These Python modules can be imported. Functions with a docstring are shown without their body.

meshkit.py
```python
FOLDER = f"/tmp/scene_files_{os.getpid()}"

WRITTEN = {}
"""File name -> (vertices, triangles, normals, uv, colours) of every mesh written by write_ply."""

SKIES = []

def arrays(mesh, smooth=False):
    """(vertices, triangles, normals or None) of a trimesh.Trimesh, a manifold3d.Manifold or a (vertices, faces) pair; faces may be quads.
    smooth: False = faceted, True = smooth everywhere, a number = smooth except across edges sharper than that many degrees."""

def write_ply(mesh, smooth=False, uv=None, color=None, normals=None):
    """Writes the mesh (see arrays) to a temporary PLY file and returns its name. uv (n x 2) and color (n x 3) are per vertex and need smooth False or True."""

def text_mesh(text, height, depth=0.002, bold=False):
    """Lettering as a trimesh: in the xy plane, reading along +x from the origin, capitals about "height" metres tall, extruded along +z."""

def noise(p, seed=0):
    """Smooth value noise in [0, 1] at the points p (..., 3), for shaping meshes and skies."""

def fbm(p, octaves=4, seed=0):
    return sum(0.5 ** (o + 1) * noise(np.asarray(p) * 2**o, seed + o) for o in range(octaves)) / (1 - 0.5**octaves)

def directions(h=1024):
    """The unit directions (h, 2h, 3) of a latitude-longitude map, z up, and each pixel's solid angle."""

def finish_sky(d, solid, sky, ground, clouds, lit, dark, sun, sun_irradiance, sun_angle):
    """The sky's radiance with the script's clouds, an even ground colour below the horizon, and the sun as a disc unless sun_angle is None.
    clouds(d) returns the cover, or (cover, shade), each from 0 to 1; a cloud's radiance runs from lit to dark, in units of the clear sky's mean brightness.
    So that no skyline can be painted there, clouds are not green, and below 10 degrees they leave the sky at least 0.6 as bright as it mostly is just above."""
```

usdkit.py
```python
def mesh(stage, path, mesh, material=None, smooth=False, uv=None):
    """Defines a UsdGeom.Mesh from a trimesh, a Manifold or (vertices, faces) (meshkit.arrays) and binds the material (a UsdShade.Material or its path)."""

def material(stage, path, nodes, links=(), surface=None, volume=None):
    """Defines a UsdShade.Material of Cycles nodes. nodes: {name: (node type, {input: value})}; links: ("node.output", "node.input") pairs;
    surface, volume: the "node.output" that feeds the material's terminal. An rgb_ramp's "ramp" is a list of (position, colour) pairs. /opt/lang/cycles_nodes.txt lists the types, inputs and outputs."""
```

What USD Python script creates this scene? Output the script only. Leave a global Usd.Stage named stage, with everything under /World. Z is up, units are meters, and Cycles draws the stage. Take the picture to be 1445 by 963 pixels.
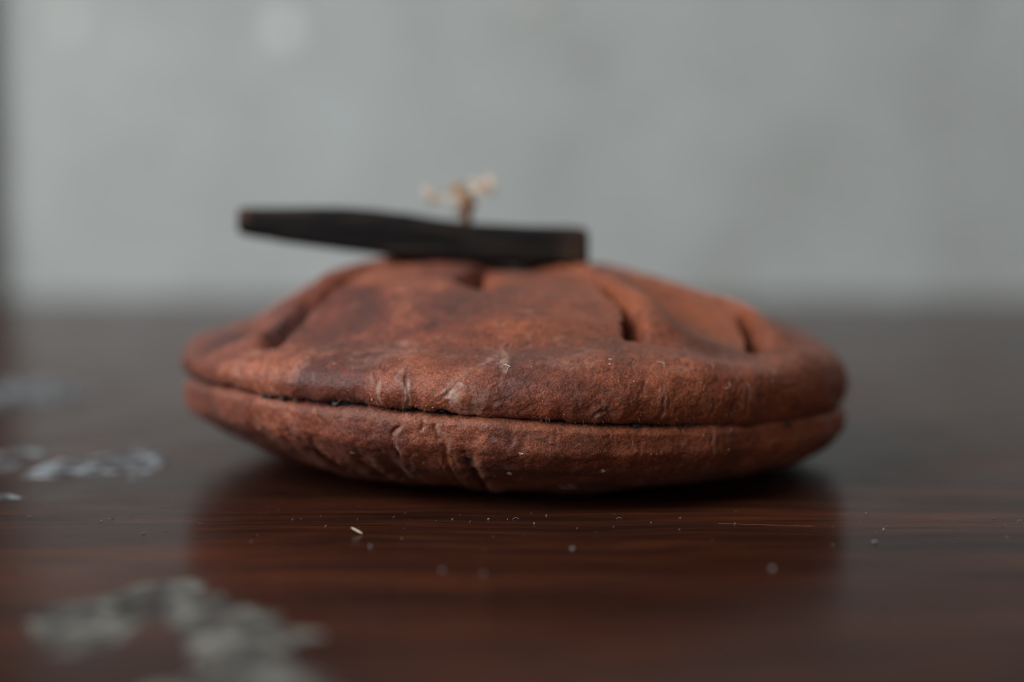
import math, random
import numpy as np, trimesh, usdkit, meshkit
from pxr import Usd, UsdGeom, UsdLux, UsdShade, Gf, Sdf, Vt

random.seed(7); rng = np.random.default_rng(7)
stage = Usd.Stage.CreateInMemory()
UsdGeom.SetStageUpAxis(stage, 'Z'); UsdGeom.SetStageMetersPerUnit(stage, 1.0)
UsdGeom.Xform.Define(stage, '/World')

# ------------------------------------------------------------------ camera
PITCH = 4.844
cam = UsdGeom.Camera.Define(stage, '/World/camera')
cam.AddTranslateOp().Set(Gf.Vec3d(0, -0.28, 0.046))
cam.AddRotateXOp().Set(90.0 - PITCH)
cam.CreateFocalLengthAttr(50.0)
cam.CreateHorizontalApertureAttr(36.125)
cam.CreateVerticalApertureAttr(36.125 * 682 / 1024)
cam.CreateClippingRangeAttr(Gf.Vec2f(0.01, 100))
cam.CreateFStopAttr(4.6)
cam.CreateFocusDistanceAttr(0.2172)
cam.CreateExposureAttr(-0.08)

# ------------------------------------------------------------------ light
def rect_light(name, loc, target, w, h, intensity, color):
    l = UsdLux.RectLight.Define(stage, '/World/' + name)
    l.CreateWidthAttr(w); l.CreateHeightAttr(h); l.CreateIntensityAttr(intensity)
    l.CreateNormalizeAttr(False); l.CreateColorAttr(Gf.Vec3f(*color))
    z = np.array(loc, float) - np.array(target, float); z /= np.linalg.norm(z)
    x = np.cross([0, 0, 1.0], z)
    x = np.array([1.0, 0, 0]) if np.linalg.norm(x) < 1e-6 else x / np.linalg.norm(x)
    y = np.cross(z, x)
    l.AddTransformOp().Set(Gf.Matrix4d(*x, 0, *y, 0, *z, 0, *map(float, loc), 1))

rect_light('window_light', (-1.20, -0.72, 0.90), (0.05, 0.05, 0.05), 1.0, 1.1, 11.2, (0.95, 0.985, 0.99))
rect_light('ceiling_bounce', (0.2, -0.25, 1.7), (0.2, 0.0, 0.0), 2.4, 2.0, 0.62, (1.0, 0.97, 0.93))
rect_light('front_fill', (0.35, -1.8, 0.42), (0.0, 0.0, 0.05), 2.2, 0.9, 0.82, (1.0, 0.97, 0.94))  # added soft fill from behind the camera, lifts the front of the pouch

# ------------------------------------------------------------------ helpers
L = '/World/Looks/'
UsdGeom.Scope.Define(stage, '/World/Looks')
used = {}
def numbered(path):
    if path not in used:
        used[path] = 0; return path
    used[path] += 1
    return f'{path}_{used[path]:03d}'

def tag(o, label=None, cat=None, group=None, kind=None):
    p = o.GetPrim() if hasattr(o, 'GetPrim') else o
    for k, v in (('label', label), ('category', cat), ('group', group), ('kind', kind)):
        if v: p.SetCustomDataByKey(k, v)
    return o

def thing(name, loc=(0, 0, 0), **kw):
    x = UsdGeom.Xform.Define(stage, numbered('/World/' + name))
    x.AddTranslateOp().Set(Gf.Vec3d(*loc)); tag(x, **kw); return x

def obj(name, m, mat, parent=None, smooth=40, vars=None, origin=None, **kw):
    base = str(parent.GetPath()) if parent else '/World'
    if origin is not None:
        v, f, _ = meshkit.arrays(m)
        m = (np.asarray(v) - np.asarray(origin), f)
    g = usdkit.mesh(stage, numbered(base + '/' + name), m, mat, smooth=smooth)
    if vars:
        api = UsdGeom.PrimvarsAPI(g)
        for k, a in vars.items():
            api.CreatePrimvar(k, Sdf.ValueTypeNames.FloatArray, 'vertex').Set(Vt.FloatArray.FromNumpy(np.asarray(a, np.float32)))
    tag(g, **kw); return g

def tube(path, rad, sides=8, cap=True):
    p = np.asarray(path, float); n = len(p)
    r = np.broadcast_to(np.asarray(rad, float), (n,))
    t = np.gradient(p, axis=0); t /= np.linalg.norm(t, axis=1, keepdims=True) + 1e-12
    ref = np.array([0.31, 0.52, 0.79]); u = np.cross(t, ref); u /= np.linalg.norm(u, axis=1, keepdims=True) + 1e-12
    w = np.cross(t, u); a = np.linspace(0, 2 * math.pi, sides, endpoint=False)
    v = (p[:, None] + r[:, None, None] * (np.cos(a)[None, :, None] * u[:, None] + np.sin(a)[None, :, None] * w[:, None])).reshape(-1, 3)
    f = []
    for i in range(n - 1):
        for j in range(sides):
            k = (j + 1) % sides
            f += [[i * sides + j, i * sides + k, (i + 1) * sides + k], [i * sides + j, (i + 1) * sides + k, (i + 1) * sides + j]]
    v = np.vstack([v, p[0], p[-1]])
    for j in range(sides):
        k = (j + 1) % sides
        f += [[n * sides, k, j], [n * sides + 1, (n - 1) * sides + j, (n - 1) * sides + k]]
    return v, np.array(f)

def join(ms):
    vs, fs, n = [], [], 0
    for v, f in ms:
        vs.append(np.asarray(v)); fs.append(np.asarray(f) + n); n += len(v)
    return np.vstack(vs), np.vstack(fs)

def cat_spline(pts, n):
    pts = np.asarray(pts, float)
    d = np.r_[0, np.cumsum(np.linalg.norm(np.diff(pts, axis=0), axis=1))]
    from scipy.interpolate import CubicSpline
    return CubicSpline(d, pts)(np.linspace(0, d[-1], n))

# ------------------------------------------------------------------ materials
def mat(name, nodes, links, surface='p.BSDF'):
    return usdkit.material(stage, L + name, nodes, links, surface=surface)

def leather(name, a, b, c):
    """aged suede-like leather: mottled browns, a fine nap, rubbed and soiled places, shade painted in the folds"""
    return mat(name, {
        'geo': ('geometry', {}),
        'n1': ('noise_texture', {'scale': 70.0, 'detail': 4.0, 'roughness': 0.6, 'distortion': 0.25}),
        'n2': ('noise_texture', {'scale': 520.0, 'detail': 5.0, 'roughness': 0.66}),
        'n3': ('noise_texture', {'scale': 2900.0, 'detail': 3.0, 'roughness': 0.7}),
        'n4': ('noise_texture', {'scale': 210.0, 'detail': 7.0, 'roughness': 0.72, 'distortion': 0.7}),
        'ramp1': ('rgb_ramp', {'ramp': [(0.37, a), (0.50, b), (0.65, c)]}),
        'spk': ('rgb_ramp', {'ramp': [(0.38, (0.50, 0.48, 0.48)), (0.50, (1, 1, 1)), (0.63, (1.62, 1.57, 1.53))]}),
        'spk2': ('rgb_ramp', {'ramp': [(0.36, (0.74, 0.71, 0.71)), (0.5, (1, 1, 1)), (0.66, (1.18, 1.17, 1.16))]}),
        'mul': ('mix_color', {'blend_type': 'multiply', 'fac': 0.85, 'use_clamp': False}),
        'mul2': ('mix_color', {'blend_type': 'multiply', 'fac': 0.9, 'use_clamp': False}),
        'wear': ('attribute', {'attribute': 'wear'}),
        'grime_shade': ('attribute', {'attribute': 'grime_shade'}),
        'tone': ('attribute', {'attribute': 'tone'}),
        'tmix': ('mix_color', {'blend_type': 'mix', 'use_clamp': False, 'b': (0.275, 0.068, 0.021)}),
        'wfac': ('math', {'math_type': 'multiply', 'value2': 1.0}),
        'wn': ('map_range', {'from_min': 0.36, 'from_max': 0.62, 'to_min': 0.15, 'to_max': 1.15, 'clamp': True}),
        'wmix': ('mix_color', {'blend_type': 'mix', 'use_clamp': False, 'b': (0.385, 0.225, 0.175)}),
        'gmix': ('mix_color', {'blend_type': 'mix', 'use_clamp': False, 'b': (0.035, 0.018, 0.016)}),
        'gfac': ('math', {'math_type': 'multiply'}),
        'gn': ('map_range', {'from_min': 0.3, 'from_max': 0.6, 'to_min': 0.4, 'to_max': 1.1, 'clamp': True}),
        'hsum': ('math', {'math_type': 'multiply_add', 'value2': 0.55}),
        'bump': ('bump', {'strength': 0.55, 'distance': 0.00030}),
        'bump2': ('bump', {'strength': 0.2, 'distance': 0.0010}),
        'nf': ('noise_texture', {'scale': 230.0, 'detail': 5.0, 'roughness': 0.6, 'distortion': 1.2}),
        'ff': ('map_range', {'from_min': 0.535, 'from_max': 0.56, 'to_min': 0.0, 'to_max': 1.0, 'clamp': True}),
        'fmm': ('map_range', {'from_min': 0.46, 'from_max': 0.58, 'to_min': 0.0, 'to_max': 0.5, 'clamp': True}),
        'ffm': ('math', {'math_type': 'multiply'}),
        'fmix': ('mix_color', {'blend_type': 'mix', 'use_clamp': False, 'b': (0.315, 0.105, 0.058)}),
        'hf': ('math', {'math_type': 'multiply_add', 'value2': -0.10}),
        'wob': ('noise_texture', {'scale': 330.0, 'detail': 3.0}), 'wadd': ('mix_vector', {'fac': 0.0014}),
        'vor': ('voronoi_texture', {'feature': 'distance_to_edge', 'scale': 330.0}),
        'ck': ('map_range', {'from_min': 0.0, 'from_max': 0.075, 'to_min': 1.0, 'to_max': 0.0, 'clamp': True}),
        'cm': ('map_range', {'from_min': 0.50, 'from_max': 0.64, 'to_min': 0.0, 'to_max': 0.75, 'clamp': True}),
        'ckm': ('math', {'math_type': 'multiply'}), 'hck': ('math', {'math_type': 'multiply_add', 'value2': -0.5}),
        'cmix': ('mix_color', {'blend_type': 'mix', 'use_clamp': False, 'b': (0.040, 0.014, 0.011)}),
        'p': ('principled_bsdf', {'roughness': 0.50, 'specular_ior_level': 0.40, 'sheen_weight': 0.05, 'sheen_roughness': 0.45, 'sheen_tint': (1.0, 0.82, 0.76)}),
    }, [('geo.position', 'n1.vector'), ('geo.position', 'n2.vector'), ('geo.position', 'n3.vector'), ('geo.position', 'n4.vector'),
        ('n1.fac', 'ramp1.fac'), ('n3.fac', 'spk.fac'), ('n2.fac', 'spk2.fac'),
        ('geo.position', 'nf.vector'), ('nf.fac', 'ff.value'), ('n1.fac', 'fmm.value'), ('ff.result', 'ffm.value1'), ('fmm.result', 'ffm.value2'), ('ramp1.color', 'fmix.a'), ('ffm.value', 'fmix.fac'), ('fmix.result', 'tmix.a'), ('tone.fac', 'tmix.fac'),
        ('tmix.result', 'mul.a'), ('spk.color', 'mul.b'), ('mul.result', 'mul2.a'), ('spk2.color', 'mul2.b'),
        ('n2.fac', 'wn.value'), ('wear.fac', 'wfac.value1'), ('wn.result', 'wfac.value2'),
        ('mul2.result', 'gmix.a'), ('n4.fac', 'gn.value'), ('grime_shade.fac', 'gfac.value1'), ('gn.result', 'gfac.value2'), ('gfac.value', 'gmix.fac'),
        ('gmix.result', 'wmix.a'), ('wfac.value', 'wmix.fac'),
        ('geo.position', 'wob.vector'), ('geo.position', 'wadd.a'), ('wob.color', 'wadd.b'), ('wadd.result', 'vor.vector'), ('vor.distance', 'ck.value'), ('n4.fac', 'cm.value'), ('ck.result', 'ckm.value1'), ('cm.result', 'ckm.value2'), ('wmix.result', 'cmix.a'), ('ckm.value', 'cmix.fac'), ('ckm.value', 'hck.value1'), ('n4.fac', 'hck.value3'),
        ('cmix.result', 'p.base_color'),
        ('ffm.value', 'hf.value1'), ('hck.value', 'hf.value3'), ('hf.value', 'bump2.height'), ('n2.fac', 'hsum.value1'), ('n3.fac', 'hsum.value3'),
        ('hsum.value', 'bump.height'), ('bump2.normal', 'bump.normal'), ('bump.normal', 'p.normal')])

M = {}
M['upper'] = leather('upper_leather', (0.090, 0.022, 0.015), (0.180, 0.042, 0.0225), (0.300, 0.084, 0.042))
M['lower'] = leather('lower_leather', (0.090, 0.024, 0.016), (0.184, 0.045, 0.0235), (0.298, 0.086, 0.043))

def plain(name, col, rough=0.6, spec=0.4, scale=900.0, var=0.5, bump=0.0002, **kw):
    lo = tuple(x * (1 - var) for x in col); hi = tuple(min(1, x * (1 + var)) for x in col)
    return mat(name, {
        'geo': ('geometry', {}), 'n': ('noise_texture', {'scale': scale, 'detail': 5.0, 'roughness': 0.65}),
        'r': ('rgb_ramp', {'ramp': [(0.3, lo), (0.5, col), (0.7, hi)]}),
        'b': ('bump', {'strength': 0.6, 'distance': bump}),
        'p': ('principled_bsdf', {'roughness': rough, 'specular_ior_level': spec, **kw})},
        [('geo.position', 'n.vector'), ('n.fac', 'r.fac'), ('r.color', 'p.base_color'), ('n.fac', 'b.height'), ('b.normal', 'p.normal')])

M['thread'] = plain('dark_thread', (0.012, 0.012, 0.016), 0.8, 0.2, 2500)
M['stitch'] = plain('blue_black_thread', (0.035, 0.042, 0.055), 0.75, 0.3, 2500)
M['thong'] = plain('leather_thong', (0.22, 0.085, 0.03), 0.7, 0.3, 900)
M['fray'] = plain('frayed_ends', (0.84, 0.67, 0.54), 0.85, 0.2, 1500, 0.2)
M['fray_tan'] = plain('frayed_tan', (0.52, 0.34, 0.18), 0.85, 0.2, 1500, 0.2)
M['fibre'] = plain('pale_fibre', (0.55, 0.47, 0.42), 0.8, 0.2, 3000, 0.3)
M['nap'] = plain('leather_nap', (0.30, 0.13, 0.075), 0.8, 0.2, 3000, 0.3)
M['splinter'] = plain('splinter', (0.70, 0.55, 0.40), 0.75, 0.2, 3000, 0.25)
M['dust'] = plain('dust', (0.20, 0.18, 0.17), 0.9, 0.2, 1200, 0.6)
def crust(name, lo, mid, hi, sc):
    return mat(name, {'geo': ('geometry', {}), 'n': ('noise_texture', {'scale': sc, 'detail': 5.0, 'roughness': 0.6, 'distortion': 0.5}),
        'r': ('rgb_ramp', {'ramp': [(0.40, lo), (0.50, mid), (0.63, hi)]}), 'b': ('bump', {'strength': 0.5, 'distance': 0.0004}),
        'p': ('principled_bsdf', {'roughness': 0.5, 'specular_ior_level': 0.3})},
        [('geo.position', 'n.vector'), ('n.fac', 'r.fac'), ('r.color', 'p.base_color'), ('n.fac', 'b.height'), ('b.normal', 'p.normal')])
M['residue'] = crust('paint_residue', (0.024, 0.016, 0.013), (0.066, 0.060, 0.054), (0.200, 0.194, 0.172), 190.0)
M['residue_blue'] = crust('blue_grey_residue', (0.025, 0.018, 0.018), (0.085, 0.088, 0.096), (0.33, 0.36, 0.39), 200.0)
M['chip'] = plain('bare_plaster', (0.72, 0.73, 0.72), 0.9, 0.2, 300, 0.05)
M['post'] = plain('stained_post', (0.10, 0.085, 0.066), 0.6, 0.3, 60, 0.4)

M['toggle'] = mat('dark_wood', {
    'tc': ('geometry', {}), 'mp': ('mapping', {'scale': (50.0, 520.0, 520.0)}),
    'n': ('noise_texture', {'scale': 1.0, 'detail': 5.0, 'roughness': 0.6}),
    'r': ('rgb_ramp', {'ramp': [(0.34, (0.003, 0.0026, 0.0030)), (0.5, (0.007, 0.0056, 0.0056)), (0.66, (0.042, 0.028, 0.021))]}),
    'end': ('attribute', {'attribute': 'bare'}),
    'm': ('mix_color', {'blend_type': 'mix', 'b': (0.075, 0.038, 0.026)}),
    'b': ('bump', {'strength': 0.6, 'distance': 0.0004}),
    'p': ('principled_bsdf', {'roughness': 0.65, 'specular_ior_level': 0.15})},
    [('tc.position', 'mp.vector'), ('mp.vector', 'n.vector'), ('n.fac', 'r.fac'), ('r.color', 'm.a'), ('end.fac', 'm.fac'),
     ('m.result', 'p.base_color'), ('n.fac', 'b.height'), ('b.normal', 'p.normal')])

M['table'] = mat('varnished_wood', {
    'g': ('geometry', {}),
    'warp': ('noise_texture', {'scale': 13.0, 'detail': 3.0}),
    'wv': ('mapping', {'scale': (0.0, 0.02, 0.0)}),
    'add': ('mix_vector', {'fac': 1.0}),
    'sx': ('separate_xyz', {}), 'wy': ('math', {'math_type': 'multiply_add', 'value2': 0.014}), 'cx': ('combine_xyz', {}),
    'mp': ('mapping', {'scale': (24.0, 260.0, 1.0)}), 'mp2': ('mapping', {'scale': (60.0, 1300.0, 1.0)}), 'mp3': ('mapping', {'scale': (8.0, 70.0, 1.0)}),
    'n1': ('noise_texture', {'scale': 1.0, 'detail': 5.0, 'roughness': 0.62, 'distortion': 0.25}),
    'n2': ('noise_texture', {'scale': 1.0, 'detail': 4.0, 'roughness': 0.6}),
    'n3': ('noise_texture', {'scale': 1.0, 'detail': 3.0, 'roughness': 0.5}),
    'n4': ('noise_texture', {'scale': 38.0, 'detail': 6.0, 'roughness': 0.6}),
    'n5': ('noise_texture', {'scale': 900.0, 'detail': 4.0, 'roughness': 0.7}),
    'r1': ('rgb_ramp', {'ramp': [(0.30, (0.022, 0.0100, 0.0082)), (0.48, (0.041, 0.0140, 0.0086)), (0.60, (0.060, 0.0190, 0.0098)), (0.75, (0.092, 0.031, 0.0130))]}),
    'r2': ('rgb_ramp', {'ramp': [(0.32, (0.55, 0.55, 0.56)), (0.52, (1, 1, 1)), (0.75, (1.35, 1.28, 1.2))]}),
    'r3': ('rgb_ramp', {'ramp': [(0.35, (0.55, 0.55, 0.60)), (0.52, (0.95, 0.95, 0.95)), (0.68, (1.5, 1.35, 1.2))]}),
    'm1': ('mix_color', {'blend_type': 'multiply', 'fac': 1.0, 'use_clamp': False}),
    'm2': ('mix_color', {'blend_type': 'multiply', 'fac': 1.0, 'use_clamp': False}),
    'rr': ('map_range', {'from_min': 0.35, 'from_max': 0.65, 'to_min': 0.14, 'to_max': 0.24, 'clamp': True}),
    'b1': ('bump', {'strength': 0.08, 'distance': 0.0004}), 'b2': ('bump', {'strength': 0.12, 'distance': 0.0002}),
    'p': ('principled_bsdf', {'specular_ior_level': 0.5, 'ior': 1.11})},
    [('g.position', 'warp.vector'), ('g.position', 'sx.vector'), ('warp.fac', 'wy.value1'), ('sx.y', 'wy.value3'),
     ('sx.x', 'cx.x'), ('wy.value', 'cx.y'), ('sx.z', 'cx.z'),
     ('cx.vector', 'mp.vector'), ('cx.vector', 'mp2.vector'), ('cx.vector', 'mp3.vector'),
     ('mp.vector', 'n1.vector'), ('mp2.vector', 'n2.vector'), ('mp3.vector', 'n3.vector'), ('g.position', 'n4.vector'), ('g.position', 'n5.vector'),
     ('n1.fac', 'r1.fac'), ('n2.fac', 'r2.fac'), ('n3.fac', 'r3.fac'), ('r1.color', 'm1.a'), ('r2.color', 'm1.b'), ('m1.result', 'm2.a'), ('r3.color', 'm2.b'),
     ('m2.result', 'p.base_color'), ('n4.fac', 'rr.value'), ('rr.result', 'p.roughness'),
     ('n2.fac', 'b1.height'), ('n5.fac', 'b2.height'), ('b1.normal', 'b2.normal'), ('b2.normal', 'p.normal')])

M['wall'] = mat('plaster_wall', {
    'g': ('geometry', {}),
    'n1': ('noise_texture', {'scale': 14.0, 'detail': 5.0, 'roughness': 0.55, 'distortion': 0.4}),
    'n2': ('noise_texture', {'scale': 70.0, 'detail': 5.0, 'roughness': 0.6}),
    'r1': ('rgb_ramp', {'ramp': [(0.30, (0.395, 0.410, 0.398)), (0.48, (0.430, 0.452, 0.448)), (0.70, (0.468, 0.495, 0.496))]}),
    'r2': ('rgb_ramp', {'ramp': [(0.32, (0.90, 0.89, 0.87)), (0.5, (1, 1, 1)), (0.75, (1.06, 1.06, 1.06))]}),
    'm': ('mix_color', {'blend_type': 'multiply', 'fac': 1.0, 'use_clamp': False}),
    'b': ('bump', {'strength': 0.5, 'distance': 0.002}),
    'p': ('principled_bsdf', {'roughness': 0.9, 'specular_ior_level': 0.2})},
    [('g.position', 'n1.vector'), ('g.position', 'n2.vector'), ('n1.fac', 'r1.fac'), ('n2.fac', 'r2.fac'), ('r1.color', 'm.a'), ('r2.color', 'm.b'),
     ('m.result', 'p.base_color'), ('n2.fac', 'b.height'), ('b.normal', 'p.normal')])

# ------------------------------------------------------------------ setting: wall, left edge post, table
def slab(x0, x1, y0, y1, z0, z1, bev=0.002):
    from shapely.geometry import box as sbox
    m = trimesh.creation.box(extents=(x1 - x0, y1 - y0, z1 - z0))
    m.apply_translation(((x0 + x1) / 2, (y0 + y1) / 2, (z0 + z1) / 2))
    return np.array(m.vertices), np.array(m.faces)

wall = thing('wall', (0, 0.575, 0), label='grey-green plaster wall standing behind the brown leather pouch', cat='wall', kind='structure')
obj('plaster', slab(-1.3, 1.3, 0.0, 0.10, -0.4, 1.5), M['wall'], wall, smooth=False)
def dab(c, rx, rz, seed, th=0.0012):
    """an irregular chip lying on the wall's face"""
    a = np.linspace(0, 2 * math.pi, 28, endpoint=False)
    k = 0.75 + 0.5 * meshkit.noise(np.c_[np.cos(a) * 1.3 + 5, np.sin(a) * 1.3 + 5, a * 0 + seed])
    ring = np.c_[c[0] + rx * k * np.cos(a), np.full(28, -0.0), c[1] + rz * k * np.sin(a)]
    inner = np.c_[c[0] + 0.75 * rx * k * np.cos(a), np.full(28, -th), c[1] + 0.75 * rz * k * np.sin(a)]
    v = np.vstack([ring, inner, [[c[0], -th * 1.2, c[1]]]]); f = []
    for j in range(28):
        q = (j + 1) % 28
        f += [[j, q, 28 + q], [j, 28 + q, 28 + j], [28 + j, 28 + q, 56]]
    return v, np.array(f)
obj('plaster_chip', dab((-0.133, 0.157), 0.0095, 0.0095, 3), M['chip'], wall, smooth=False)
obj('plaster_chip', dab((-0.262, 0.163), 0.007, 0.012, 8), plain('faint_chip', (0.56, 0.59, 0.57), 0.9, 0.2, 300, 0.05), wall, smooth=False)
obj('plaster_chip', dab((0.012, 0.176), 0.010, 0.005, 5), plain('warm_chip', (0.54, 0.53, 0.48), 0.9, 0.2, 300, 0.05), wall, smooth=False)

obj('wooden_post', slab(-0.36, -0.3130, 0.560, 0.5745, 0.0005, 1.4), M['post'], smooth=False,
    label='dark wooden upright at the left edge of the wall', cat='post')

table = thing('wooden_table', (0, 0, 0), label='dark reddish-brown varnished wooden table with worn pale patches, carrying the leather pouch', cat='table')
def board():
    x0, x1, y0, y1, t, b = -0.9, 0.9, -0.42, 0.574, -0.030, 0.003
    prof = [(y0 + b, 0), (y1, 0), (y1, t), (y0 + b, t), (y0, t + b), (y0, -b)]
    n = len(prof)
    v = [(x, y, z) for x in (x0, x1) for y, z in prof]
    f = []
    for j in range(n):
        k = (j + 1) % n
        f += [[j, k, n + k], [j, n + k, n + j]]
    for j in range(1, n - 1):
        f += [[0, j + 1, j], [n, n + j, n + j + 1]]
    return np.array(v, float), np.array(f)[:, ::-1]
obj('tabletop', board(), M['table'], table, smooth=False)

def residue(cx, cy, rx, ry, seed, thresh=0.5, grid=0.0006, th=0.0005, shape=None, scale=160.0):
    """a crumbly crust left on the varnish: cells kept where noise is high, thin and lumpy"""
    nx, ny = int(2 * rx / grid), int(2 * ry / grid)
    X, Y = np.meshgrid(np.linspace(-rx, rx, nx), np.linspace(-ry, ry, ny), indexing='ij')
    q = np.stack([X + cx, (Y + cy), np.full_like(X, seed * 0.37)], -1)
    n = meshkit.fbm(q * [scale * 0.6, scale, 1.0], 4, seed)
    e = np.sqrt((X / rx) ** 2 + (Y / ry) ** 2) if shape is None else shape(X + cx, Y + cy)
    k = n - 0.5 + 0.30 * (1 - e * 1.25)
    h = np.clip(k * 6, -1, 1) * th * (0.55 + 0.9 * meshkit.fbm(q * [1500, 1500, 1], 2, seed + 9))
    keep = k > thresh - 0.5
    idx = np.arange(nx * ny).reshape(nx, ny)
    cell = keep[:-1, :-1] | keep[1:, :-1] | keep[:-1, 1:] | keep[1:, 1:]
    a, b, c, d = idx[:-1, :-1][cell], idx[1:, :-1][cell], idx[1:, 1:][cell], idx[:-1, 1:][cell]
    f = np.vstack([np.c_[a, b, c], np.c_[a, c, d]])
    h = np.where(keep, np.maximum(h, 0.00006), -0.00012)
    v = np.stack([X + cx, Y + cy, h], -1).reshape(-1, 3)
    u, inv = np.unique(f, return_inverse=True)
    return v[u], inv.reshape(-1, 3)

obj('worn_patch', residue(-0.0772, -0.0145, 0.0112, 0.019, 3, 0.44), M['residue_blue'], table, smooth=True, label='bluish-white flaking patch left of the pouch')
obj('worn_patch', residue(-0.130, 0.093, 0.021, 0.028, 5, 0.525), M['residue_blue'], table, smooth=True, label='faint grey patch at the left edge behind')
obj('worn_patch', residue(-0.0845, -0.046, 0.0035, 0.004, 9, 0.40), M['residue_blue'], table, smooth=True)
obj('worn_patch', residue(-0.0965, -0.001, 0.006, 0.007, 12, 0.46), M['residue_blue'], table, smooth=True)
obj('worn_patch', residue(-0.0955, -0.018, 0.003, 0.006, 14, 0.42), M['residue_blue'], table, smooth=True)
ARCH = np.array([(-0.0455, -0.127), (-0.0485, -0.1135), (-0.0430, -0.1085), (-0.0363, -0.1170), (-0.0290, -0.1320), (-0.0230, -0.1440), (-0.0195, -0.1560)])
def poly_dist(X, Y, P):
    """distance to a polyline, the signed side of it and the fraction along it"""
    best = np.full(X.shape, 1e9); side = np.zeros(X.shape); frac = np.zeros(X.shape)
    seg = np.linalg.norm(np.diff(P, axis=0), axis=1); cum = np.r_[0, np.cumsum(seg)]
    for i in range(len(P) - 1):
        d = P[i + 1] - P[i]; l2 = d @ d
        rx, ry = X - P[i][0], Y - P[i][1]
        s = np.clip((rx * d[0] + ry * d[1]) / l2, 0, 1)
        dist = np.hypot(rx - s * d[0], ry - s * d[1])
        m = dist < best
        best = np.where(m, dist, best); side = np.where(m, np.sign(d[0] * ry - d[1] * rx), side); frac = np.where(m, (cum[i] + s * seg[i]) / cum[-1], frac)
    return best, side, frac
def arch(X, Y):
    d, _, _ = poly_dist(X, Y, ARCH)
    inside = np.hypot((X + 0.036) / 0.016, (Y + 0.142) / 0.028)
    return np.minimum(d / 0.0060, np.where((X > -.045) & (X < -.022) & (Y < -.12) & (X < -.0363 + (-.117 - Y) * .5), 0.95, 9.0))
obj('worn_patch', residue(-0.036, -0.135, 0.022, 0.034, 21, 0.45, 0.0005, 0.0006, arch, 120.0), M['residue'], table, smooth=True, label='large grey-green worn patch at the front left')
# a long faint scratch in the varnish, right of the middle
obj('scratch', tube(cat_spline([(0.0315, -0.0668, 0.0), (0.038, -0.0679, 0.0), (0.0455, -0.0688, 0.0)], 30), 0.00004, 5), plain('scratched_wood', (0.16, 0.06, 0.03), 0.6, 0.3), table, smooth=True)

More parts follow.
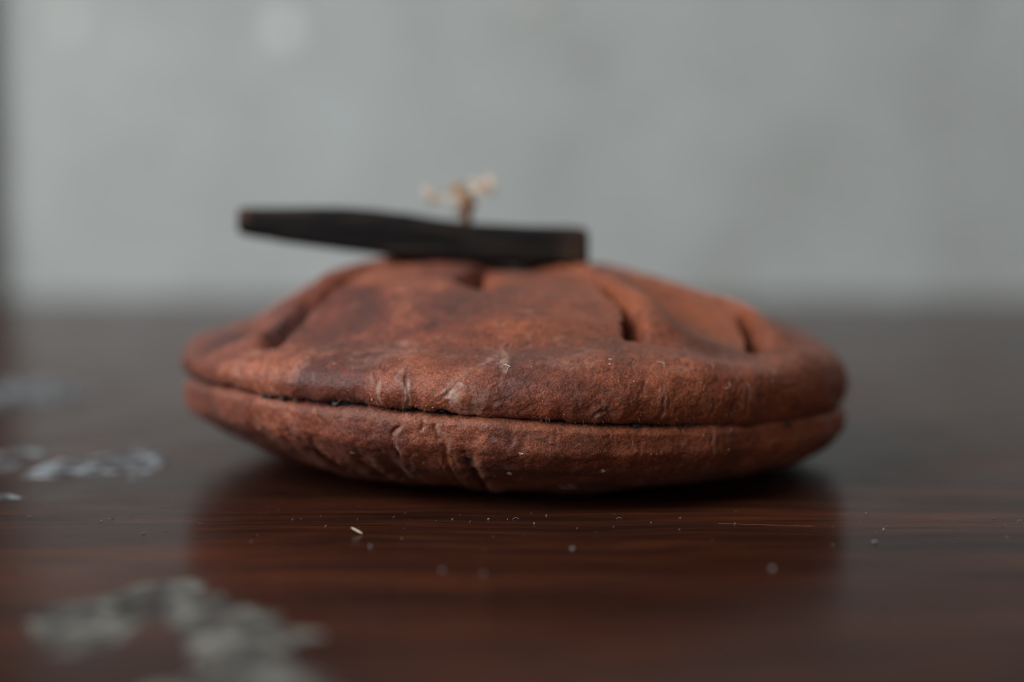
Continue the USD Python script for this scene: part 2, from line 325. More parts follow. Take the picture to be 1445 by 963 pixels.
# ------------------------------------------------------------------ the pouch
R = 0.0642
from scipy.interpolate import PchipInterpolator, CubicSpline
def periodic(th_deg, vals, kind=CubicSpline):
    t = np.array(list(th_deg) + [th_deg[0] + 360.0]); v = np.array(list(vals) + [vals[0]], float)
    c = CubicSpline(t, v, bc_type='periodic')
    return lambda th: c((np.degrees(th) - th_deg[0]) % 360.0 + th_deg[0])
seam_z = periodic([-180, -120, -90, -57, -40, -20, 0, 12, 35, 60, 90, 130], [.0125, .0138, .0155, .0178, .0173, .0168, .0157, .0147, .0134, .0126, .0108, .0112])
roll_z = periodic([-180, -130, -90, -45, 0, 45, 90, 130], [.0262, .0264, .0258, .0252, .0253, .0256, .0250, .0262])
RHO = np.array([0.0, 0.2, 0.38, 0.55, 0.70])
DOME = {-180: [36.6, 36.8, 35.2, 32.2, 29.6], -135: [36.8, 37.7, 37.5, 35.4, 31.3], -90: [36.8, 37.5, 37.3, 35.3, 30.9], -45: [36.2, 36.6, 35.8, 33.5, 30.0], 0: [35.8, 36.1, 35.0, 32.7, 29.7],
        45: [35.8, 36.3, 34.6, 32.0, 29.2], 90: [36.0, 36.9, 35.4, 32.2, 29.2], 135: [36.2, 37.3, 35.8, 32.6, 29.6]}
dome_f = [periodic(sorted(DOME), [DOME[k][i] / 1000 for k in sorted(DOME)]) for i in range(5)]

def pchip_cols(t, K):
    """interpolates control columns K (nk, nth) at knots -> rows t; monotone-ish smooth"""
    return lambda tt: PchipInterpolator(t, K, axis=0)(tt)

def theta_grid(nf, nb):
    f = np.linspace(-100, 100, nf, endpoint=False); b = np.linspace(100, 260, nb, endpoint=False)
    return np.radians(np.r_[f, b])

# pleats: plan polylines in mm from the rim to the mouth, depth mm, width of the side to the left / to the right of the walk inwards
PLEATS = [   # plan polyline from the rim to the mouth (mm), wedge side (+1 left of the walk), depth, valley width, wedge lip, far ridge
    ([(-40, -42.5), (-34, -28), (-26.5, -10), (-14, 1)], -1, 6.0, 7.0, 0.9, 1.6, 3.6, 1.8),
    ([(19.0, -49.5), (17.2, -34), (14.6, -17), (7, -4)], 1, 6.0, 4.2, 0.5, 1.2, 2.2, 1.2),
    ([(40.6, -37), (41, -26), (40.2, -13), (27, -6), (10, -1)], 1, 5.5, 4.4, 0.3, 0.9, 2.6, 1.2),
    ([(-7.4, -25), (-6.0, -18), (-4, -9), (-2, -3)], -1, 4.5, 4.2, 0.3, 0.4),
    ([(41, 34), (26, 20), (10, 7)], 1, 4.0, 5.0, 0.5, 0.8),
    ([(3, 53), (2, 30), (1, 9)], -1, 4.0, 5.0, 0.5, 0.8),
    ([(-42, 33), (-27, 20), (-10, 6)], -1, 4.0, 5.0, 0.5, 0.8),
]
# wrinkles in the rim of the upper half: (angle deg, height m) polylines, depth mm, width mm
deg = np.radians
UP_CREASE = [  # walk from the seam upwards; depth>0 = groove
    ([(-9.6, .0160), (-9.9, .0180), (-7.9, .0209), (-4.2, .0232), (-1.2, .0249), (-0.6, .0266)], 0.34, 0.28, 0.35),
    ([(-18.6, .0168), (-18.8, .0205), (-19.6, .0240)], 0.30, 0.30, 0.2),
    ([(-14.3, .0164), (-14.5, .0196), (-15.2, .0226)], 0.38, 0.30, 0.25),
    ([(21.0, .0142), (21.2, .0182), (22.1, .0222)], 0.28, 0.30, 0.1),
    ([(22.1, .0215), (23.6, .0230), (27.7, .0226)], 0.30, 0.35, 0.0),
    ([(35.4, .0140), (36.1, .0178), (35.6, .0214)], 0.30, 0.35, 0.1),
    ([(10.4, .0148), (11.2, .0166), (13.0, .0171), (13.9, .0156)], 0.30, 0.28, 0.2),
    ([(-2.1, .0262), (-1.6, .0250), (-1.7, .0222)], 0.35, 0.40, 0.3),
    ([(-27.0, .0251), (-24.2, .0258), (-19.8, .0254), (-17.2, .0242)], 0.40, 0.35, 0.2),
    ([(-24.5, .0238), (-22.0, .0228), (-19.0, .0231)], 0.28, 0.35, 0.2),
    ([(-33.0, .0215), (-32.2, .0240), (-33.5, .0262)], 0.30, 0.35, 0.2),
    ([(43.9, .0189), (47.2, .0180)], 0.30, 0.40, 0.0),
    ([(6.0, .0242), (9.0, .0234), (13.0, .0240)], 0.28, 0.35, 0.1),
    ([(29.0, .0142), (29.6, .0170), (28.6, .0192)], 0.25, 0.35, 0.1),
    ([(-44.0, .0180), (-45.0, .0215), (-43.5, .0250)], 0.40, 0.6, 0.2),
]
LO_CREASE = [
    ([(-15.4, .0158), (-17.0, .0128), (-17.1, .0101), (-16.0, .0070)], 0.55, 0.42, 0.4),
    ([(-10.5, .0160), (-10.6, .0131), (-9.3, .0104), (-8.3, .0082)], 0.50, 0.36, 0.4),
    ([(-12.4, .0158), (-12.6, .0140)], 0.40, 0.36, 0.2),
    ([(-6.9, .0112), (-6.5, .0088), (-6.0, .0056), (-5.0, .0010), (-4.5, -.002)], 1.5, 1.0, 0.1),
    ([(-36.0, .0140), (-35.2, .0103), (-32.6, .0075), (-29.0, .0030)], 1.1, 0.9, 0.1),
    ([(-24.8, .0090), (-23.6, .0060), (-22.0, .0020)], 0.8, 1.2, 0.1),
    ([(-19.5, .0070), (-18.0, .0040), (-16.0, .0005)], 0.8, 1.0, 0.2),
    ([(29.6, .0130), (29.4, .0098), (29.9, .0060)], 0.34, 0.30, 0.15),
    ([(-0.2, .0150), (-0.4, .0117)], 0.26, 0.36, 0.2),
    ([(-3.2, .0060), (-1.0, .0066), (2.0, .0058)], 0.30, 0.5, 0.2),
    ([(8.0, .0060), (11.0, .0052), (15.0, .0060)], 0.30, 0.5, 0.2),
    ([(-42.5, .0150), (-44.5, .0110), (-43.0, .0070)], 0.5, 1.0, 0.1),
]

def grid_faces(nt, nth, flip=False):
    i = np.arange(nt - 1)[:, None] * nth; j = np.arange(nth)[None]; k = (j + 1) % nth
    a, b, c, d = i + j, i + k, i + nth + k, i + nth + j
    f = np.vstack([np.c_[a.ravel(), b.ravel(), c.ravel()], np.c_[a.ravel(), c.ravel(), d.ravel()]])
    return f[:, ::-1] if flip else f

def grid_normals(P, flip=False):
    dt = np.gradient(P, axis=0); dth = np.roll(P, -1, 1) - np.roll(P, 1, 1)
    n = np.cross(dth, dt); n /= np.linalg.norm(n, axis=2, keepdims=True) + 1e-15
    return -n if flip else n

def creases(P, TH, feats, region):
    """groove depth, wear and dirt along wrinkles, measured on the rim's unrolled surface"""
    disp = np.zeros(TH.shape); wear = np.zeros(TH.shape); grime_shade = np.zeros(TH.shape)
    u = R * TH; z = P[..., 2]
    jit = (meshkit.fbm(P * 420, 3, 41) - 0.5) * 0.0016; jit2 = (meshkit.fbm(P * 420, 3, 47) - 0.5) * 0.0016
    for pts, depth, w, wr in feats:
        Q = np.array([(R * deg(a), h) for a, h in pts])
        lo, hi = Q[:, 0].min() - 0.006, Q[:, 0].max() + 0.006
        cols = np.where((u[0] > lo) & (u[0] < hi))[0]
        if not len(cols): continue
        s = np.s_[:, cols]
        d, side, fr = poly_dist(u[s] + jit[s], z[s] + jit2[s], Q)
        ok = region[s]; w_ = w / 1000
        end = np.clip(np.minimum(fr, 1 - fr * 0.9) * 5, 0.25, 1)
        g = np.exp(-(d / w_) ** 2) * ok * end
        brk = np.clip((meshkit.fbm(P[s] * 520, 2, 43) - .28) * 3.2, 0.1, 1)
        g = g * brk * .62
        lip = np.exp(-((d - 2.1 * w_) / (1.4 * w_)) ** 2) * ok * end * brk
        disp[s] += (-depth * g + 0.26 * depth * lip * (0.6 + 0.4 * side)) / 1000
        grime_shade[s] = np.maximum(grime_shade[s], np.clip(g * depth * 1.1, 0, 0.8))
        wear[s] = np.maximum(wear[s], lip * (0.15 + wr) * (side > 0))
    return disp, wear, grime_shade

def build_upper():
    TH1 = theta_grid(1500, 260); nth = len(TH1)
    tk = np.array([0, .015, .04, .09, .15, .21, .27, .34, .45, .60, .75, .88, 1.0])
    zs, zr = seam_z(TH1), roll_z(TH1); hh = zr - zs
    # outline of the rim: not a true circle
    Rv = R * (1 + 0.006 * np.sin(TH1) + 0.005 * np.sin(2 * TH1 + 0.6) + 0.004 * np.sin(3 * TH1 + 1.9) + 0.004 * np.sin(7 * TH1))
    d = [f(TH1) for f in dome_f]; o = np.ones(nth)
    rk = np.stack([.955 * o, .980 * o, .996 * o, 1.007 * o, .995 * o, .958 * o, .902 * o, .825 * o, .70 * o, .55 * o, .38 * o, .20 * o, .012 * o])
    zk = np.stack([zs + .0000, zs + .00025, zs + .10 * hh, zs + .34 * hh, zs + .58 * hh, zs + .78 * hh, zs + .92 * hh, zs + 1.04 * hh, d[4], d[3], d[2], d[1], d[0]])
    t = np.r_[np.linspace(0, .04, 26, endpoint=False), np.linspace(.04, .36, 150, endpoint=False), np.linspace(.36, 1, 190)]
    rr = PchipInterpolator(tk, rk, axis=0)(t) * Rv[None]; zz = PchipInterpolator(tk, zk, axis=0)(t)
    TH = np.broadcast_to(TH1, rr.shape)
    P = np.stack([rr * np.sin(TH), -rr * np.cos(TH), zz], -1)
    rho = rr / R
    # pleats: deep folds gathered towards the mouth
    X, Y = P[..., 0] * 1000, P[..., 1] * 1000
    jx = (meshkit.fbm(P * 130, 4, 11) - .5) * 3.0 + (meshkit.fbm(P * 620, 3, 15) - .5) * 0.8
    jy = (meshkit.fbm(P * 130, 4, 12) - .5) * 3.0 + (meshkit.fbm(P * 620, 3, 16) - .5) * 0.8
    grime_shade = np.zeros(rr.shape); drop = np.zeros(rr.shape)
    fade_rim = np.clip((0.93 - rho) / 0.06, 0, 1)
    for pts, wedge, D, W, lip, far, *slit in PLEATS:
        dist, side, fr = poly_dist(X + jx, Y + jy, np.array(pts, float))
        sd = dist * np.where(side == wedge, -1.0, 1.0)
        ramp = np.clip(fr / 0.10, 0, 1) * np.clip((1 - fr) / 0.10, 0, 1)
        c = 1 / (1 + np.exp(-np.clip(sd / 0.16, -30, 30)))
        q = np.clip(sd / W, 0, 1); q = q * q * (3 - 2 * q)
        drop += ramp * fade_rim * (lip * np.exp(np.minimum(sd, 0) / 3.0) * (1 - c) + c * (-D * (1 - q) - (slit[0] if slit else 2.2) * np.exp(-((sd - .6) / .9) ** 2) + far * np.exp(-((sd - W - 1.5) / 3.5) ** 2)))
        if len(slit) > 1:
            push = slit[1] * ramp * fade_rim * (1 - c) ** 4 * np.exp(np.minimum(sd, 0) / 2.2) / 1000
            A_ = np.array(pts, float); dirs = np.diff(A_, axis=0); dirs /= np.linalg.norm(dirs, axis=1, keepdims=True)
            m_ = dirs[:2].mean(0); nrm = np.array([-m_[1], m_[0]]) * (-1 if wedge == 1 else 1)
            P[..., 0] += push * nrm[0]; P[..., 1] += push * nrm[1]
        grime_shade = np.maximum(grime_shade, 0.45 * np.exp(-((sd - .7) / 1.1) ** 2) * ramp * fade_rim)  # fold slits darkened: shade painted into the colour
    # the soft hollow beside the right-hand fold, and the mouth
    def bowl(cx, cy, sx, sy, rot, dep):
        c, s = math.cos(rot), math.sin(rot); x, y = X - cx, Y - cy
        return -dep * np.exp(-((x * c + y * s) / sx) ** 2 - ((-x * s + y * c) / sy) ** 2)
    drop += bowl(32, -25, 7.5, 14, 0.5, 4.0) + bowl(0, 0, 5, 5, 0, 2.2) + bowl(-6.2, -20.5, 2.8, 6.5, 0.15, 3.6) - bowl(23.5, -31, 3.6, 13, 0.25, 1.5) - bowl(46, -18, 5, 12, 0.3, 1.2) + bowl(-48, -24, 4, 12, -0.5, 0.8)
    drop += bowl(37, -43, 11, 5.0, 0.65, 2.0)
    P[..., 2] += drop / 1000
    P[..., 2] = np.maximum(P[..., 2], np.minimum(zz, 0.012))
    N = grid_normals(P)
    if (N[150, 100] @ P[150, 100]) < 0: N = -N
    rim = rho > 0.80
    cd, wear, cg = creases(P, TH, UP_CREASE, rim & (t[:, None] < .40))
    grime_shade = np.maximum(grime_shade, cg)
    lump = (meshkit.fbm(P * 75, 3, 3) - .5) * 0.0019 + (meshkit.fbm(P * 260, 3, 4) - .5) * 0.00042 + (meshkit.fbm(P * 1500, 3, 5) - .5) * 0.00014
    # creased, scaly skin of old leather: ridged noise
    ridg = 1 - np.abs(2 * meshkit.fbm(P * [230, 230, 170], 3, 21) - 1)
    lump -= np.clip(ridg - .86, 0, 1) * 0.0010 * np.clip(meshkit.fbm(P * 45, 2, 22) * 2 - .6, 0, 1)
    # gathers standing up from the seam
    gath = (meshkit.noise(np.stack([TH * 34, t[:, None] * 3 + 0 * TH, 0 * TH], -1), 31) - .5)
    lump += gath * 0.0007 * np.exp(-(t[:, None] / .10) ** 2)
    edge = np.clip(t[:, None] / .03, 0.0, 1)
    P = P + N * ((lump * (.25 + .75 * edge) + cd)[..., None])
    # ragged seam edge
    P[..., 2] += np.exp(-(t[:, None] / .02) ** 2) * ((np.minimum(meshkit.fbm(np.stack([TH * 60, TH * 0, TH * 0], -1), 3, 51), .52) - .50) * 0.0010 + .0011 * np.exp(-((np.degrees(TH) + 9.8) / .75) ** 2) + .0006 * np.exp(-((np.degrees(TH) + 14.0) / .5) ** 2) + .0005 * np.exp(-((np.degrees(TH) + 38.5) / 1.4) ** 2))
    # lifted flake beside the main crack, rubbed pale
    u, z = R * np.degrees(TH) , P[..., 2]
    def spot(a0, z0, ra, rz, amp, seed):
        e = np.hypot((np.degrees(TH) - a0) / ra, (z - z0) / rz) + (meshkit.fbm(P * 500, 3, seed) - .5) * 1.1
        return amp * np.clip((1.0 - e) * 4, 0, 1) * (t[:, None] < .45)
    fl = spot(-5.6, .0187, 4.2, .0032, 1.0, 61)
    P = P + N * (fl * 0.00022)[..., None]
    wear = np.maximum(wear, fl * (0.16 + 1.0 * np.clip((meshkit.fbm(P * 420, 3, 62) - .46) * 6, 0, 1) * np.clip((-3.0 - np.degrees(TH)) / 4, 0.15, 1)))
    for a0, z0, ra, rz, amp in [(12.1, .0158, 1.6, .0016, .22), (-20, .0252, 5, .0010, .22), (-23, .0235, 3, .001, .20), (-14.5, .0190, .40, .0024, 1.0), (-18.7, .0195, .4, .0022, 1.0), (-16.0, .0222, .7, .0010, .7), (-1.0, .0236, .4, .0012, 1.0),
                                (21.4, .0185, .28, .0036, .42), (36, .0175, .3, .0026, .35), (25, .0226, 2.4, .0005, .3), (-1.5, .0245, 1.2, .0012, .5), (8, .0240, 4, .0010, .2), (-33, .0225, 1.2, .003, .25)]:
        wear = np.maximum(wear, spot(a0, z0, ra, rz, amp, int(abs(a0 * 7)) + 70))
    # small light scuffs
    sc = meshkit.fbm(P * [700, 700, 480], 3, 81)
    wear = np.maximum(wear, np.clip((sc - .66) * 9, 0, .45) * np.clip(meshkit.fbm(P * 60, 2, 82) * 2 - .75, 0, 1))
    # soil: darker smears over the rim top and across the front panel
    sm = meshkit.fbm(P * [55, 55, 90], 4, 91)
    band = np.exp(-((t[:, None] - .30) / .075) ** 2)
    grime_shade = np.maximum(grime_shade, np.clip((sm - .42) * 2.6, 0, .55) * (.25 + .85 * band))
    grime_shade = np.maximum(grime_shade, .55 * np.exp(-(t[:, None] / .016) ** 2))
    sp = np.hypot(X - (-8.3), Y + 36.0)
    grime_shade = np.maximum(grime_shade, 1.3 * (sp < .75))
    tone = np.clip(.30 + .55 * np.sin(np.clip(TH, -1.5, 1.5)) * (np.cos(TH) > -.2) + (meshkit.fbm(P * 40, 3, 95) - .5) * 1.1, 0, .85)
    c = lambda a: np.clip(a, 0, 1).ravel()
    f = grid_faces(len(t), nth)
    v = P.reshape(-1, 3); e1 = np.cross(v[f[:2000, 1]] - v[f[:2000, 0]], v[f[:2000, 2]] - v[f[:2000, 0]])
    return (v, f), dict(wear=c(wear), grime_shade=c(grime_shade), tone=c(tone)), P, TH1

def build_lower():
    TH1 = theta_grid(1500, 260); nth = len(TH1)
    zs = seam_z(TH1) - 0.00012 - 0.00018 * np.clip(TH1, 0, 1) * (TH1 < 2); o = np.ones(nth)
    Rv = R * (1 + 0.006 * np.sin(TH1) + 0.005 * np.sin(2 * TH1 + 0.6) + 0.004 * np.sin(3 * TH1 + 1.9) + 0.004 * np.sin(7 * TH1))
    lf = .5 - .5 * np.sin(np.clip(TH1, -1.57, 1.57)) * (np.cos(TH1) > 0)
    tk = np.array([0, .03, .08, .18, .32, .46, .58, .70, .85, 1.0])
    rk = np.stack([.955 * o, .982 * o, .998 * o, 1.002 * o - .012 * lf, .975 * o - .058 * lf, .905 * o - .105 * lf, .825 * o - .125 * lf, .66 * o - .075 * lf, .35 * o, .012 * o])
    zk = np.stack([zs, zs - .0002, .90 * zs, .72 * zs, .47 * zs, .25 * zs, .095 * zs, .010 * zs, 0 * zs, 0 * zs + .0003])
    t = np.r_[np.linspace(0, .05, 26, endpoint=False), np.linspace(.05, .72, 190, endpoint=False), np.linspace(.72, 1, 24)]
    rr = PchipInterpolator(tk, rk, axis=0)(t) * Rv[None]; zz = PchipInterpolator(tk, zk, axis=0)(t)
    TH = np.broadcast_to(TH1, rr.shape)
    P = np.stack([rr * np.sin(TH), -rr * np.cos(TH), zz], -1)
    N = -grid_normals(P)
    if (N[120, 100] @ (P[120, 100] * [1, 1, 0])) < 0: N = -N
    cd, wear, grime_shade = creases(P, TH, LO_CREASE, (rr > .72 * R))
    lump = (meshkit.fbm(P * 95, 3, 103) - .5) * 0.0022 + (meshkit.fbm(P * 260, 3, 104) - .5) * 0.00045 + (meshkit.fbm(P * 1500, 3, 105) - .5) * 0.00014
    # radial gathers of the underside, strongest at the left front
    gath = np.abs(meshkit.noise(np.stack([TH * 15 + 3, t[:, None] * 2.2 + 0 * TH, 0 * TH], -1), 131) * 2 - 1)
    strong = .13 * np.clip(.35 + .65 * (-(TH - .05) / .4), .25, 1) * np.exp(-((TH + .35) / .75) ** 2) + .15
    lump -= (.35 - np.clip(gath, 0, .35)) * 0.0052 * strong * np.clip((t[:, None] - .10) / .25, 0, 1)
    ridg = 1 - np.abs(2 * meshkit.fbm(P * [230, 230, 150], 3, 121) - 1)
    lump -= np.clip(ridg - .85, 0, 1) * 0.0010 * np.clip(meshkit.fbm(P * 45, 2, 122) * 2 - .5, 0, 1)
    edge = np.clip(t[:, None] / .03, 0, 1)
    flat = np.clip((.80 - t[:, None]) / .15, 0.1, 1)
    P = P + N * (((lump * (.25 + .75 * edge)) * flat + cd)[..., None])
    P[..., 2] += np.exp(-(t[:, None] / .025) ** 2) * (meshkit.fbm(np.stack([TH * 50, TH * 0 + 9, TH * 0], -1), 3, 151) - .58) * 0.0006
    P[..., 2] = np.maximum(P[..., 2], 0.00005 + 0 * TH)
    sc = meshkit.fbm(P * [700, 700, 480], 3, 181)
    wear = np.maximum(wear, np.clip((sc - .65) * 9, 0, .5) * np.clip(meshkit.fbm(P * 60, 2, 182) * 2 - .7, 0, 1))
    lipw = np.exp(-((t[:, None] - .06) / .03) ** 2)
    wear = np.maximum(wear, .16 * lipw * np.clip(meshkit.fbm(P * 160, 3, 184) * 2 - .5, 0, 1))
    sm = meshkit.fbm(P * [60, 60, 80], 4, 191)
    grime_shade = np.maximum(grime_shade, np.clip((sm - .44) * 2.4, 0, .55) * np.clip(.25 + t[:, None] * 1.2, 0, 1))
    grime_shade = np.maximum(grime_shade, .55 * np.exp(-(t[:, None] / .014) ** 2))
    tone = np.clip(.25 + .55 * np.sin(np.clip(TH, -1.5, 1.5)) * (np.cos(TH) > -.2) + .30 * lipw + (meshkit.fbm(P * 40, 3, 195) - .5) * 1.0, 0, .85)
    c = lambda a: np.clip(a, 0, 1).ravel()
    return (P.reshape(-1, 3), grid_faces(len(t), nth, True)), dict(wear=c(wear), grime_shade=c(grime_shade), tone=c(tone)), P, TH1

pouch = thing('leather_pouch', (0, 0, 0), label='old round brown leather pouch closed with a dark wooden toggle bar', cat='pouch')
um, uv, UP, UTH = build_upper()
lm, lv, LP, LTH = build_lower()
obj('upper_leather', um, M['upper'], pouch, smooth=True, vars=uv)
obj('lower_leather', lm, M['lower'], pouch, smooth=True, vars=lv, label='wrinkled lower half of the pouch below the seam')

def seam_point(a, dr=0.0, dz=0.0):
    return np.array([R * (.975 + dr) * math.sin(a), -R * (.975 + dr) * math.cos(a), float(seam_z(np.array([a]))[0]) + dz])
ring = [seam_point(a, -.016, -.0001 + .0001 * math.sin(a * 53)) for a in np.linspace(-math.pi, math.pi, 400)]
obj('seam_cord', tube(np.array(ring), 0.00042, 6), M['thread'], pouch, smooth=True)
# scraps of the old sewing thread that show in the seam
for a0, a1, dr, dz, r, k in [(-40.6, -38.2, .012, .0003, .00050, 'stitch'), (-36.6, -35.9, .010, .0000, .00032, 'stitch'), (-33.9, -33.2, .010, .0001, .00026, 'stitch'), (-27.0, -26.0, .006, .0, .0003, 'stitch'), (-10.2, -9.4, .006, .0004, .0004, 'thread'),
                             (17.3, 18.6, .010, -.0003, .0004, 'stitch'), (26.0, 27.4, .010, -.0001, .0004, 'stitch'), (28.0, 28.5, .012, -.0001, .00035, 'thread'),
                             (45.4, 46.8, .012, .0006, .0004, 'thread'), (46.3, 47.2, .020, -.0012, .00036, 'stitch'), (3.0, 3.7, .008, -.0006, .00028, 'stitch')]:
    aa = np.radians(np.linspace(a0, a1, 7))
    P_ = np.array([seam_point(a, dr + random.uniform(-.002, .002), dz + random.uniform(-.0001, .0001)) for a in aa])
    obj('stitch', tube(P_, [r * .5, r, r * 1.1, r * .9, r * 1.1, r, r * .5], 7), M[k], pouch, smooth=True)

# fuzz raised along the two edges of the seam and over the nap (too many to count)
def hairs():
    ms = []
    for P, rows, n, ln in ((UP, (8, 60), 700, .00055), (LP, (10, 70), 500, .00055), (UP, (60, 190), 420, .00045)):
        for _ in range(n):
            i = random.randrange(*rows); j = random.randrange(180, 1320)
            p = P[i, j]; nrm = np.cross(P[i, j + 1] - P[i, j], P[i + 1, j] - P[i, j]); nrm /= np.linalg.norm(nrm) + 1e-15
            if nrm @ np.array([p[0], p[1], 0.0]) < 0: nrm = -nrm
            d = nrm * random.uniform(.3, 1) + rng.normal(0, .45, 3) + [0, 0, -.15]
            l = ln * random.uniform(.5, 1.7); b = rng.normal(0, .35, 3)
            q = np.array([p, p + d * l * .5, p + d * l + b * l * .5])
            ms.append(tube(q, [.00003, .000024, .00001], 3))
    return join(ms)
obj('leather_fuzz', hairs(), M['nap'], pouch, smooth=False, kind='stuff')
def lint():
    g = np.random.default_rng(77); ms = []
    for k in range(150):
        P, lo, hi = (UP, 20, 185) if k % 5 < 3 else (LP, 25, 150)
        i, j = int(g.integers(lo, hi)), int(g.integers(230, 1270))
        p = P[i, j]; r = 0.00003 + abs(g.normal(0, .00004)); a = g.normal(0, 1, 3); a /= np.linalg.norm(a)
        l = r * g.uniform(1.5, 5)
        out = np.array([p[0], p[1], 0.0]); out /= np.linalg.norm(out); out[2] = .3
        c = p + out * r * .8
        ms.append(tube(np.array([c - a * l * .5, c + out * r * .3, c + a * l * .5]), [r * .5, r, r * .4], 5))
    return join(ms)
obj('lint', lint(), M['fibre'], pouch, smooth=False, kind='stuff')
# single pale fibres clinging to the leather
def on_surface(P, a, i, off):
    j = int(np.argmin(np.abs(LTH - math.radians(a)))); p = P[i, j].copy(); r = np.hypot(p[0], p[1])
    return p + np.array([p[0] / r, p[1] / r, 0.15]) * off
def fibre(P, a0, i0, a1, i1, r=.00005, n=9, wob=.4):
    pts = []
    for s in np.linspace(0, 1, n):
        w = math.sin(s * math.pi * 1.5) * wob
        pts.append(on_surface(P, a0 + (a1 - a0) * s + w, int(round(i0 + (i1 - i0) * s)), .00006 + .00008 * math.sin(s * math.pi)))
    return tube(np.array(pts), r * .7, 5)
for P, a0, i0, a1, i1, r in [(UP, 22.0, 116, 23.2, 104, .00005), (UP, 14.4, 120, 15.0, 120, .00012), (UP, -1.0, 112, -0.2, 104, .00011), (UP, 30.6, 110, 31.4, 98, .00003), (UP, 42.5, 94, 43.6, 84, .00005),
                             (LP, 8.0, 160, 12.0, 162, .00004), (LP, 9.4, 150, 11.6, 156, .00004), (LP, -25, 90, -24, 96, .00006), (UP, 31.5, 64, 33.2, 76, .00005), (LP, -0.8, 118, 0.1, 122, .00028), (LP, 13, 100, 13.6, 104, .0001), (LP, 1.0, 70, 1.5, 72, .0001)]:
    obj('pale_fibre', fibre(P, a0, i0, a1, i1, r), M['fibre'], pouch, smooth=True)

# the toggle: a hand-cut dark wooden bar, narrower at its left end
TY = 0.004
def toggle():
    st = [(-52.6, 48.0, 43.9, 3.6), (-52.0, 48.4, 43.5, 4.1), (-46, 48.5, 42.6, 4.5), (-38, 48.55, 41.4, 4.8), (-30.6, 48.3, 40.3, 5.0), (-24, 47.6, 39.4, 5.2), (-16.8, 46.5, 38.6, 5.3), (-8, 45.5, 38.1, 5.3), (2, 44.9, 37.8, 5.2), (9, 44.8, 37.6, 5.1), (13.8, 44.6, 37.5, 4.9), (14.7, 43.8, 38.2, 4.3)]
    st = np.array(st) / 1000; st[:, 0] *= 1.03; st[:, 1:3] = .046 + (st[:, 1:3] - .046) * 1.03
    xs = np.r_[np.linspace(st[0, 0], st[1, 0], 4, endpoint=False), np.linspace(st[1, 0], st[-2, 0], 90, endpoint=False), np.linspace(st[-2, 0], st[-1, 0], 6)]
    S = PchipInterpolator(st[:, 0], st[:, 1:])(xs)
    a = np.linspace(0, 2 * math.pi, 48, endpoint=False); n = 48
    sq = lambda c: np.sign(c) * np.abs(c) ** .38
    v = []
    for x, (zt, zb, hd) in zip(xs, S):
        v.append(np.c_[np.full(n, x), TY + hd * sq(np.cos(a)), (zt + zb) / 2 + (zt - zb) / 2 * 1.05 * sq(np.sin(a))])
    v = np.array(v)
    nz = (meshkit.fbm(v * [90, 500, 500], 4, 201) - .5) * .0011 + (meshkit.fbm(v * [25, 160, 160], 2, 203) - .5) * .0012
    cen = v.mean(1, keepdims=True); dirn = v - cen; dirn /= np.linalg.norm(dirn, axis=2, keepdims=True)
    v = v + dirn * nz[..., None]
    m = len(xs); f = []
    for i in range(m - 1):
        j = np.arange(n); k = (j + 1) % n
        f.append(np.c_[i * n + j, i * n + k, (i + 1) * n + k]); f.append(np.c_[i * n + j, (i + 1) * n + k, (i + 1) * n + j])
    vv = np.vstack([v.reshape(-1, 3), v[0].mean(0), v[-1].mean(0)])
    j = np.arange(n); k = (j + 1) % n
    f.append(np.c_[np.full(n, m * n), k, j]); f.append(np.c_[np.full(n, m * n + 1), (m - 1) * n + j, (m - 1) * n + k])
    f = np.vstack(f)[:, ::-1]
    bare = np.clip((-.0516 - vv[:, 0]) / .0008, 0, 1) * np.clip((vv[:, 2] - .0455) / .001, 0, 1) + .55 * np.clip((vv[:, 0] - .0085) / .003, 0, 1) * meshkit.fbm(vv * 350, 3, 207)
    return (vv, f), np.clip(bare, 0, 1)
tm, tb = toggle()
obj('toggle', tm, M['toggle'], pouch, smooth=50, vars=None, label='dark hand-cut wooden bar tied on top of the pouch')
tg = UsdGeom.Mesh(stage.GetPrimAtPath('/World/leather_pouch/toggle'))
# smoothing splits vertices, so the bare-wood mask is read from the final points
pts = np.array(tg.GetPointsAttr().Get())
bare = np.clip((-.0514 - pts[:, 0]) / .0008, 0, 1) * np.clip((pts[:, 2] - .0455) / .001, 0, 1) + .9 * np.clip((pts[:, 0] - .0085) / .003, 0, 1) * meshkit.fbm(pts * 350.0, 3, 207)
UsdGeom.PrimvarsAPI(tg).CreatePrimvar('bare', Sdf.ValueTypeNames.FloatArray, 'vertex').Set(Vt.FloatArray.FromNumpy(np.clip(bare, 0, 1).astype(np.float32)))

# leather thong that comes out of the mouth, goes round the bar and is knotted on top of it
TX = -0.0092
cord = obj('thong', join([
    tube(cat_spline([(-.0052, -.0050, .0300), (-.0066, -.0016, .0345), (TX + .0004, .0024, .0385), (TX, .0036, .0440), (TX + .0002, .0038, .0475), (TX + .0004, .0036, .0515)], 40), .00105, 10),
    tube(cat_spline([(TX - .0018, .0035, .0478), (TX - .0003, .0018, .0486), (TX + .0017, .0030, .0492), (TX + .0006, .0052, .0498), (TX - .0012, .0040, .0504)], 30), .0005, 8)]),
    M['thong'], pouch, smooth=True, label='brown thong knotted over the wooden bar')
def fray(c, r, n, seed, root):
    ms = []; g = np.random.default_rng(seed); c = np.array(c)
    for _ in range(3):
        ms.append(tube(cat_spline([root, np.array(root) * .5 + c * .5 + g.normal(0, .0005, 3), c + g.normal(0, r * .4, 3)], 10), .00022, 5))
    for _ in range(n):
        q = c + np.cumsum(g.normal(0, r * .75, (5, 3)), axis=0) * .6
        ms.append(tube(cat_spline(q, 16), .00018, 5))
    return join(ms)
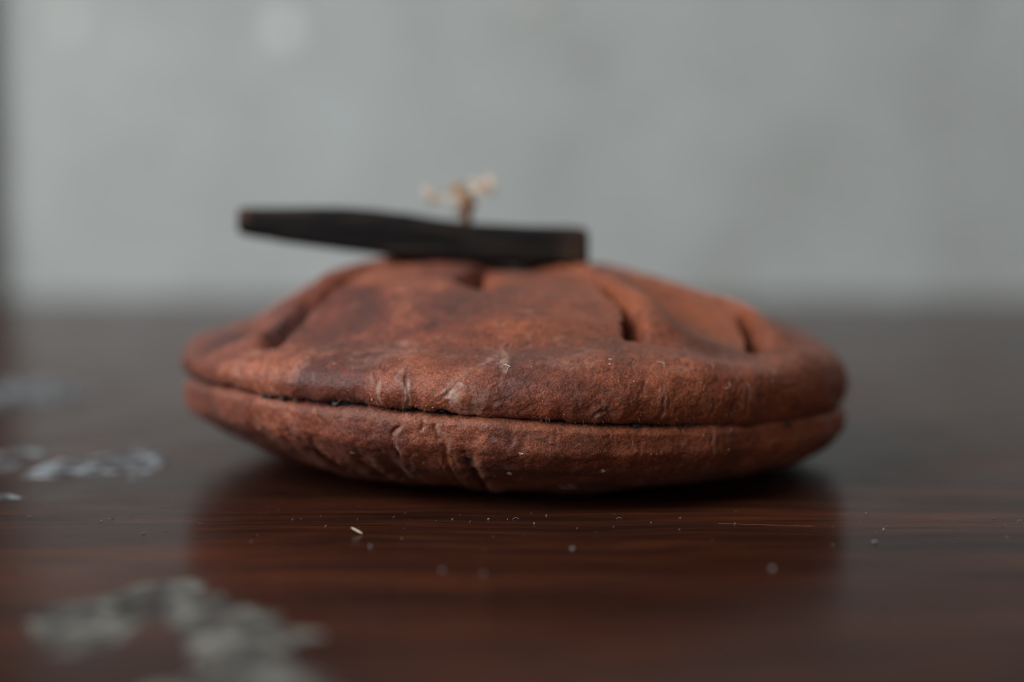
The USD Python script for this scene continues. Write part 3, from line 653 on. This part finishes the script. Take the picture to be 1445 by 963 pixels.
K = np.array([TX + .0002, .0036, .0506])
obj('frayed_end', fray((-.0058, .004, .0533), .0012, 20, 1, K), M['fray'], cord, smooth=True)
obj('frayed_end', fray((-.0160, .004, .0507), .0010, 12, 2, K - [0, 0, .0008]), M['fray'], cord, smooth=True)
obj('frayed_end', fray((-.0110, .004, .0522), .0010, 12, 3, K), M['fray_tan'], cord, smooth=True)

# ------------------------------------------------------------------ specks on the table
obj('wood_splinter', trimesh.Trimesh(*tube(np.array([(-.0008, .0003, .00085), (-.0003, .0001, .00062), (.0003, -.0001, .00036), (.0009, -.0003, .00006)]), [.00007, .00014, .00015, .00006], 6)).apply_translation((-.0229, -.0743, .00008)),
    M['splinter'], smooth=40, label='tiny cream wood splinter on the table in front of the pouch', cat='splinter')
def crumb(r):
    m = trimesh.creation.icosphere(1, r)
    v = m.vertices * (0.7 + .6 * rng.random((len(m.vertices), 1))) * rng.uniform(.5, 1.3, 3); return v, m.faces
ms = []
for k in range(150):
    y = -.0674 + rng.normal(0, .009) if k < 130 else rng.uniform(-.14, .02)
    x = rng.uniform(-.10, .12); r = abs(rng.normal(0, .00005)) + .000025
    if x * x + y * y < .052 ** 2: continue
    v, f = crumb(r); ms.append((v + [x, y, r * .5], f))
for x, y, r in [(.0034, -.0672, .00016), (-.0036, -.0640, .0002), (.0098, -.0705, .00012), (-.0037, -.0985, .00024), (.0345, -.0955, .00026), (-.0092, -.0965, .00022), (.0555, -.0715, .00028), (.0085, -.084, .0003), (-.020, -.083, .00025), (.052, -.080, .0003)]:
    v, f = crumb(r); ms.append((v + [x, y, r * .5], f))
for k in range(26):
    x, y = rng.uniform(-.09, .10), -.0674 + rng.normal(0, .004); a = rng.uniform(0, 3.14); l = rng.uniform(.0003, .0011)
    ms.append(tube(np.array([(x, y, .00006), (x + math.cos(a) * l * .5, y + math.sin(a) * l * .5, .00012 + l * .15), (x + math.cos(a + .5) * l, y + math.sin(a + .5) * l, .00006)]), .00004, 4))
obj('dust', join(ms), M['dust'], smooth=False, kind='stuff', label='fine pale dust specks and lint on the table', cat='dust')
